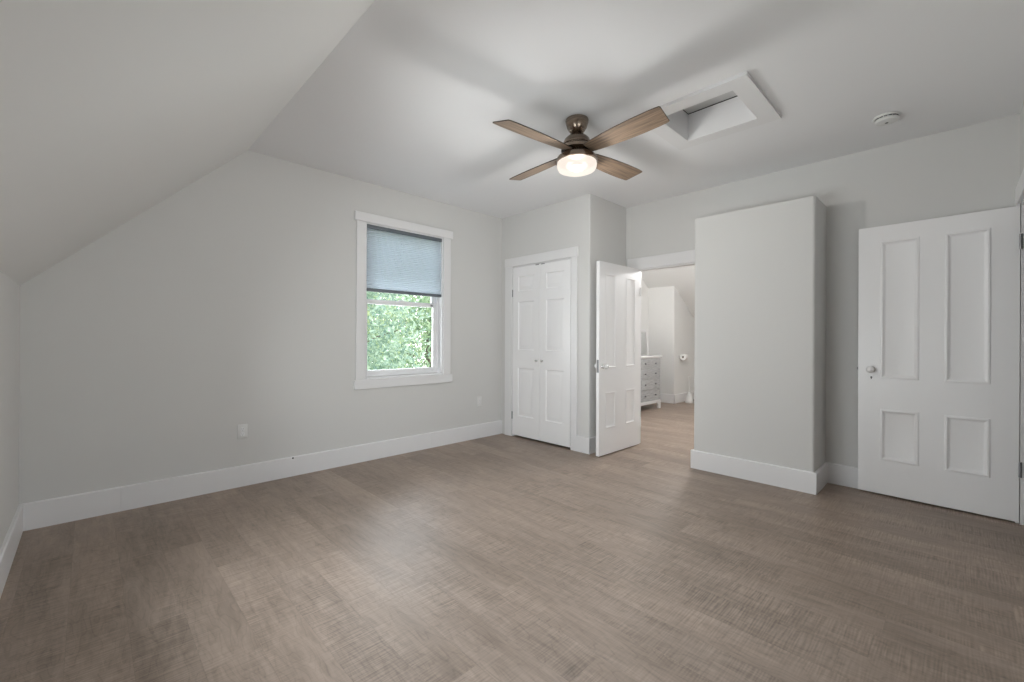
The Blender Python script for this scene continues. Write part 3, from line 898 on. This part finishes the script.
def outlet(x, z, label):
    r_ = empty('power_outlet', (x, A, z), 0, label, 'power outlet', group='power outlets on the window wall')
    MB().box(-0.036, 0.036, -0.007, 0.0, -0.058, 0.058, 0.0025, 2).build('cover_plate', M['plastic'], r_)
    for s in (-1, 1):
        p = MB().prism(round_corner(0, s * 0.020, 0.0165, 30, 150, 8) + round_corner(0, s * 0.020, 0.0165, 210, 330, 8), 'y', -0.0095, -0.0065).build('receptacle', M['vinyl'], r_)
        mb = MB().box(-0.0075, -0.0055, -0.0102, -0.009, s * 0.020 - 0.001, s * 0.020 + 0.008).box(0.0055, 0.0075, -0.0102, -0.009, s * 0.020 - 0.001, s * 0.020 + 0.006)
        mb.lathe([(0, 0.0012), (0.0028, 0.0012), (0.0028, 0), (0, 0)], 10, Matrix.Translation((0, -0.009, s * 0.020 - 0.008)) @ Matrix.Rotation(PI / 2, 4, 'X'))
        mb.build('slots', M['slot'], p)
    MB().lathe([(0, 0.0015), (0.003, 0.001), (0.0035, 0), (0, 0)], 10, Matrix.Translation((0, -0.007, 0)) @ Matrix.Rotation(PI / 2, 4, 'X')).build('screw', M['chrome'], r_)
    return r_
outlet(0.893, 0.441, 'white wall outlet left of the window, above the long baseboard')
outlet(3.39, 0.443, 'white wall outlet between the window and the closet corner')

# ------------------------------------------------------------------ ensuite furniture
dr = empty('dresser', (6.68, 3.86, 0), 0, 'weathered grey drawer dresser with a white top, seen through the doorway', 'dresser')
dx0, dx1, dy0, dy1 = -0.52, 0.51, -0.245, 0.25
mb = MB().box(dx0 + 0.02, dx1 - 0.02, dy0 + 0.012, dy1, 0.15, 0.885)
mb.build('body', M['grey_wood'], dr)
MB().box(dx0 - 0.025, dx1 + 0.025, dy0 - 0.02, dy1 + 0.005, 0.895, 0.925, 0.006, 2).box(dx0 + 0.0, dx1 - 0.0, dy0, dy1, 0.882, 0.897).build('top', M['porcelain'], dr)
mb = MB().box(dx0, dx1, dy0 - 0.008, dy1, 0.105, 0.155, 0.006, 2)
mb.build('base_molding', M['trim'], dr)
for sx_ in (-1, 1):
    for sy_ in (-1, 1):
        x = dx1 if sx_ > 0 else dx0
        y = dy0 - 0.005 if sy_ < 0 else dy1
        mb = MB()
        o_, i_ = (x, x - sx_ * 0.13)
        mb.prism([(o_, 0.108), (i_, 0.108), (x - sx_ * 0.085, 0.075), (x - sx_ * 0.065, 0.0), (o_, 0.0)], 'y', y, y - sy_ * 0.04)
        mb.build('foot', M['trim'], dr)
rows = [(0.160, 0.347), (0.352, 0.532), (0.537, 0.707), (0.712, 0.878)]
for z0, z1 in rows:
    for x0, x1 in ((dx0 + 0.03, -0.175), (-0.169, dx1 - 0.03)):
        d_ = MB().box(x0, x1, dy0 - 0.006, dy0 + 0.014, z0, z1, 0.002, 1).build('drawer', M['grey_wood'], dr)
        for q in (0.18, 0.72):
            xx = x0 + (x1 - x0) * q
            MB().lathe([(0, 0.026), (0.012, 0.024), (0.015, 0.016), (0.008, 0.008), (0.007, 0), (0, 0)], 14,
                       Matrix.Translation((xx, dy0 - 0.006, (z0 + z1) / 2)) @ Matrix.Rotation(PI / 2, 4, 'X')).build('knob', M['hinge'], d_)

# mirror leaning on the wall past the dresser
mr = empty('mirror', (7.50, 4.20, 0), 0, 'white-framed mirror leaning on the wall behind the grey dresser', 'mirror')
lean = Matrix.Translation((0, -0.085, 0)) @ Matrix.Rotation(R(-2.6), 4, 'X')
mb = MB()
for x0, x1, z0, z1 in ((-0.25, -0.19, 0, 1.40), (0.19, 0.25, 0, 1.40), (-0.19, 0.19, 0, 0.06), (-0.19, 0.19, 1.34, 1.40)):
    mb.box(x0, x1, -0.012, 0.018, z0, z1, 0.003, 1, mtx=lean)
mb.build('frame', M['trim'], mr)
MB().box(-0.195, 0.195, 0.0, 0.012, 0.055, 1.345, mtx=lean).build('mirror_glass', M['mirror'], mr)

# toilet paper on its holder
hd = empty('toilet_paper_holder', (8.13, 3.693, 0.87), 0, 'chrome toilet paper holder on the partition in the next room', 'paper holder')
MB().lathe([(0, 0.012), (0.022, 0.010), (0.025, 0), (0, 0)], 20, Matrix.Translation((0.09, 0, 0)) @ Matrix.Rotation(PI / 2, 4, 'X')).build('wall_plate', M['chrome'], hd)
MB().tube([(0.09, -0.005, 0), (0.09, -0.055, 0), (0.085, -0.068, 0), (0.07, -0.075, 0), (-0.05, -0.075, 0)], 0.007).build('arm', M['chrome'], hd)
tp = empty('toilet_paper_roll', (8.135, 3.618, 0.87), R(0), 'white toilet paper roll hanging on the partition in the next room', 'toilet paper')
prof = [(0.020, -0.052), (0.057, -0.052), (0.059, -0.049), (0.059, 0.049), (0.057, 0.052), (0.020, 0.052), (0.020, -0.052)]
MB().lathe(prof, 32, Matrix.Rotation(PI / 2, 4, 'Y'), cap=False).build('paper', M['paper'], tp)
MB().lathe([(0.0165, -0.053), (0.0198, -0.053), (0.0198, 0.053), (0.0165, 0.053), (0.0165, -0.053)], 20, Matrix.Rotation(PI / 2, 4, 'Y'), cap=False).build('cardboard_core', M['card'], tp)

tb = empty('toilet_brush', (8.20, 3.54, 0), 0, 'white toilet brush in its cone holder on the floor by the partition', 'toilet brush')
MB().lathe([(0, 0.0), (0.075, 0.0), (0.078, 0.008), (0.070, 0.05), (0.050, 0.12), (0.034, 0.17), (0.030, 0.19), (0, 0.19)], 28).build('holder', M['plastic'], tb)
MB().lathe([(0, 0.19), (0.012, 0.19), (0.010, 0.30), (0.011, 0.47), (0.014, 0.49), (0.008, 0.50), (0, 0.50)], 16).build('handle', M['plastic'], tb)

# unseen fixture and point light added to brighten the next room
cl = empty('added_ceiling_light', (5.8, 2.2, H), 0, 'flush round ceiling light in the next room', 'ceiling light')
MB().lathe([(0, -0.0005), (0.16, -0.0005), (0.165, -0.02), (0.155, -0.025), (0, -0.025)], 40).build('base', M['chrome'], cl)
MB().lathe([(0.15, -0.025), (0.145, -0.06), (0.10, -0.085), (0.0, -0.095)], 40, cap=False).build('diffuser', M['diffuser'], cl)
l2 = bpy.data.lights.new('ensuite_fill_light', 'POINT')
l2.energy = 82
l2.color = (1.0, 0.995, 0.985)
l2.shadow_soft_size = 0.12
o2 = bpy.data.objects.new('ensuite_fill_light', l2)
COL.objects.link(o2)
o2.parent = cl
o2.location = (0, 0, -0.50)

# ------------------------------------------------------------------ outdoors
rng = np.random.default_rng(4)
GZ = -3.0
g = MB().box(-8, 22, 4.6, 30, GZ - 0.1, GZ).build('ground', M['lawn'])
tag(g, 'green lawn below the window, outdoors', 'lawn', 'structure')
def tree(x, y, h, rad, n, m, label, size=0.062):
    t_ = empty('leafy_tree', (x, y, GZ), 0, label, 'tree', group='trees outside the window')
    MB().tube([(0, 0, 0), (0.05, 0.02, h * 0.3), (-0.04, 0.05, h * 0.6), (0.02, 0, h * 0.9)], 0.11, 10).build('trunk', M['bark'], t_)
    mb = MB()
    for k in range(9):
        a_ = k * 2.4
        z = h * (0.28 + 0.065 * k)
        mb.tube([(0, 0, z), (math.cos(a_) * rad * 0.45, math.sin(a_) * rad * 0.45, z + 0.35), (math.cos(a_) * rad * 0.8, math.sin(a_) * rad * 0.8, z + 0.5)], 0.012, 6)
    mb.build('branch', M['bark'], t_)
    # clustered leaves
    nc = 90
    u = rng.normal(size=(nc, 3)); u /= np.linalg.norm(u, axis=1)[:, None]
    cc = u * (rng.random((nc, 1)) ** 0.33) * np.array([rad, rad, h * 0.44]) + np.array([0, 0, h * 0.56])
    c = cc[rng.integers(0, nc, n)] + rng.normal(size=(n, 3)) * rad * 0.24
    c = c[c[:, 2] > 0.5]
    n = len(c)
    d = rng.normal(size=(n, 3)); d[:, 2] -= 0.5; d /= np.linalg.norm(d, axis=1)[:, None]
    e = np.cross(d, rng.normal(size=(n, 3))); e /= np.linalg.norm(e, axis=1)[:, None]
    s = size * (0.7 + 0.6 * rng.random((n, 1)))
    nrm = np.cross(d, e)
    v = np.stack([c - d * s, c + e * s * 0.42 - d * s * 0.1 + nrm * s * 0.12, c + d * s, c - e * s * 0.42 - d * s * 0.1 + nrm * s * 0.12], 1).reshape(-1, 3)
    f = np.arange(n * 4).reshape(-1, 4)
    me = bpy.data.meshes.new('foliage')
    me.from_pydata(v.tolist(), [], f.tolist())
    me.materials.append(m)
    o = bpy.data.objects.new('foliage', me)
    COL.objects.link(o)
    o.parent = t_
tree(3.8, 8.8, 6.4, 1.3, 12000, M['leaf_b'], 'blue-green leafy tree in the left half of the lower pane')
tree(6.7, 10.0, 6.3, 1.4, 12000, M['leaf_a'], 'green leafy tree in the right half of the lower pane')
tree(6.3, 14.4, 7.8, 2.1, 20000, M['leaf_c'], 'taller yellow-green tree behind the two nearer trees outside the window', 0.085)
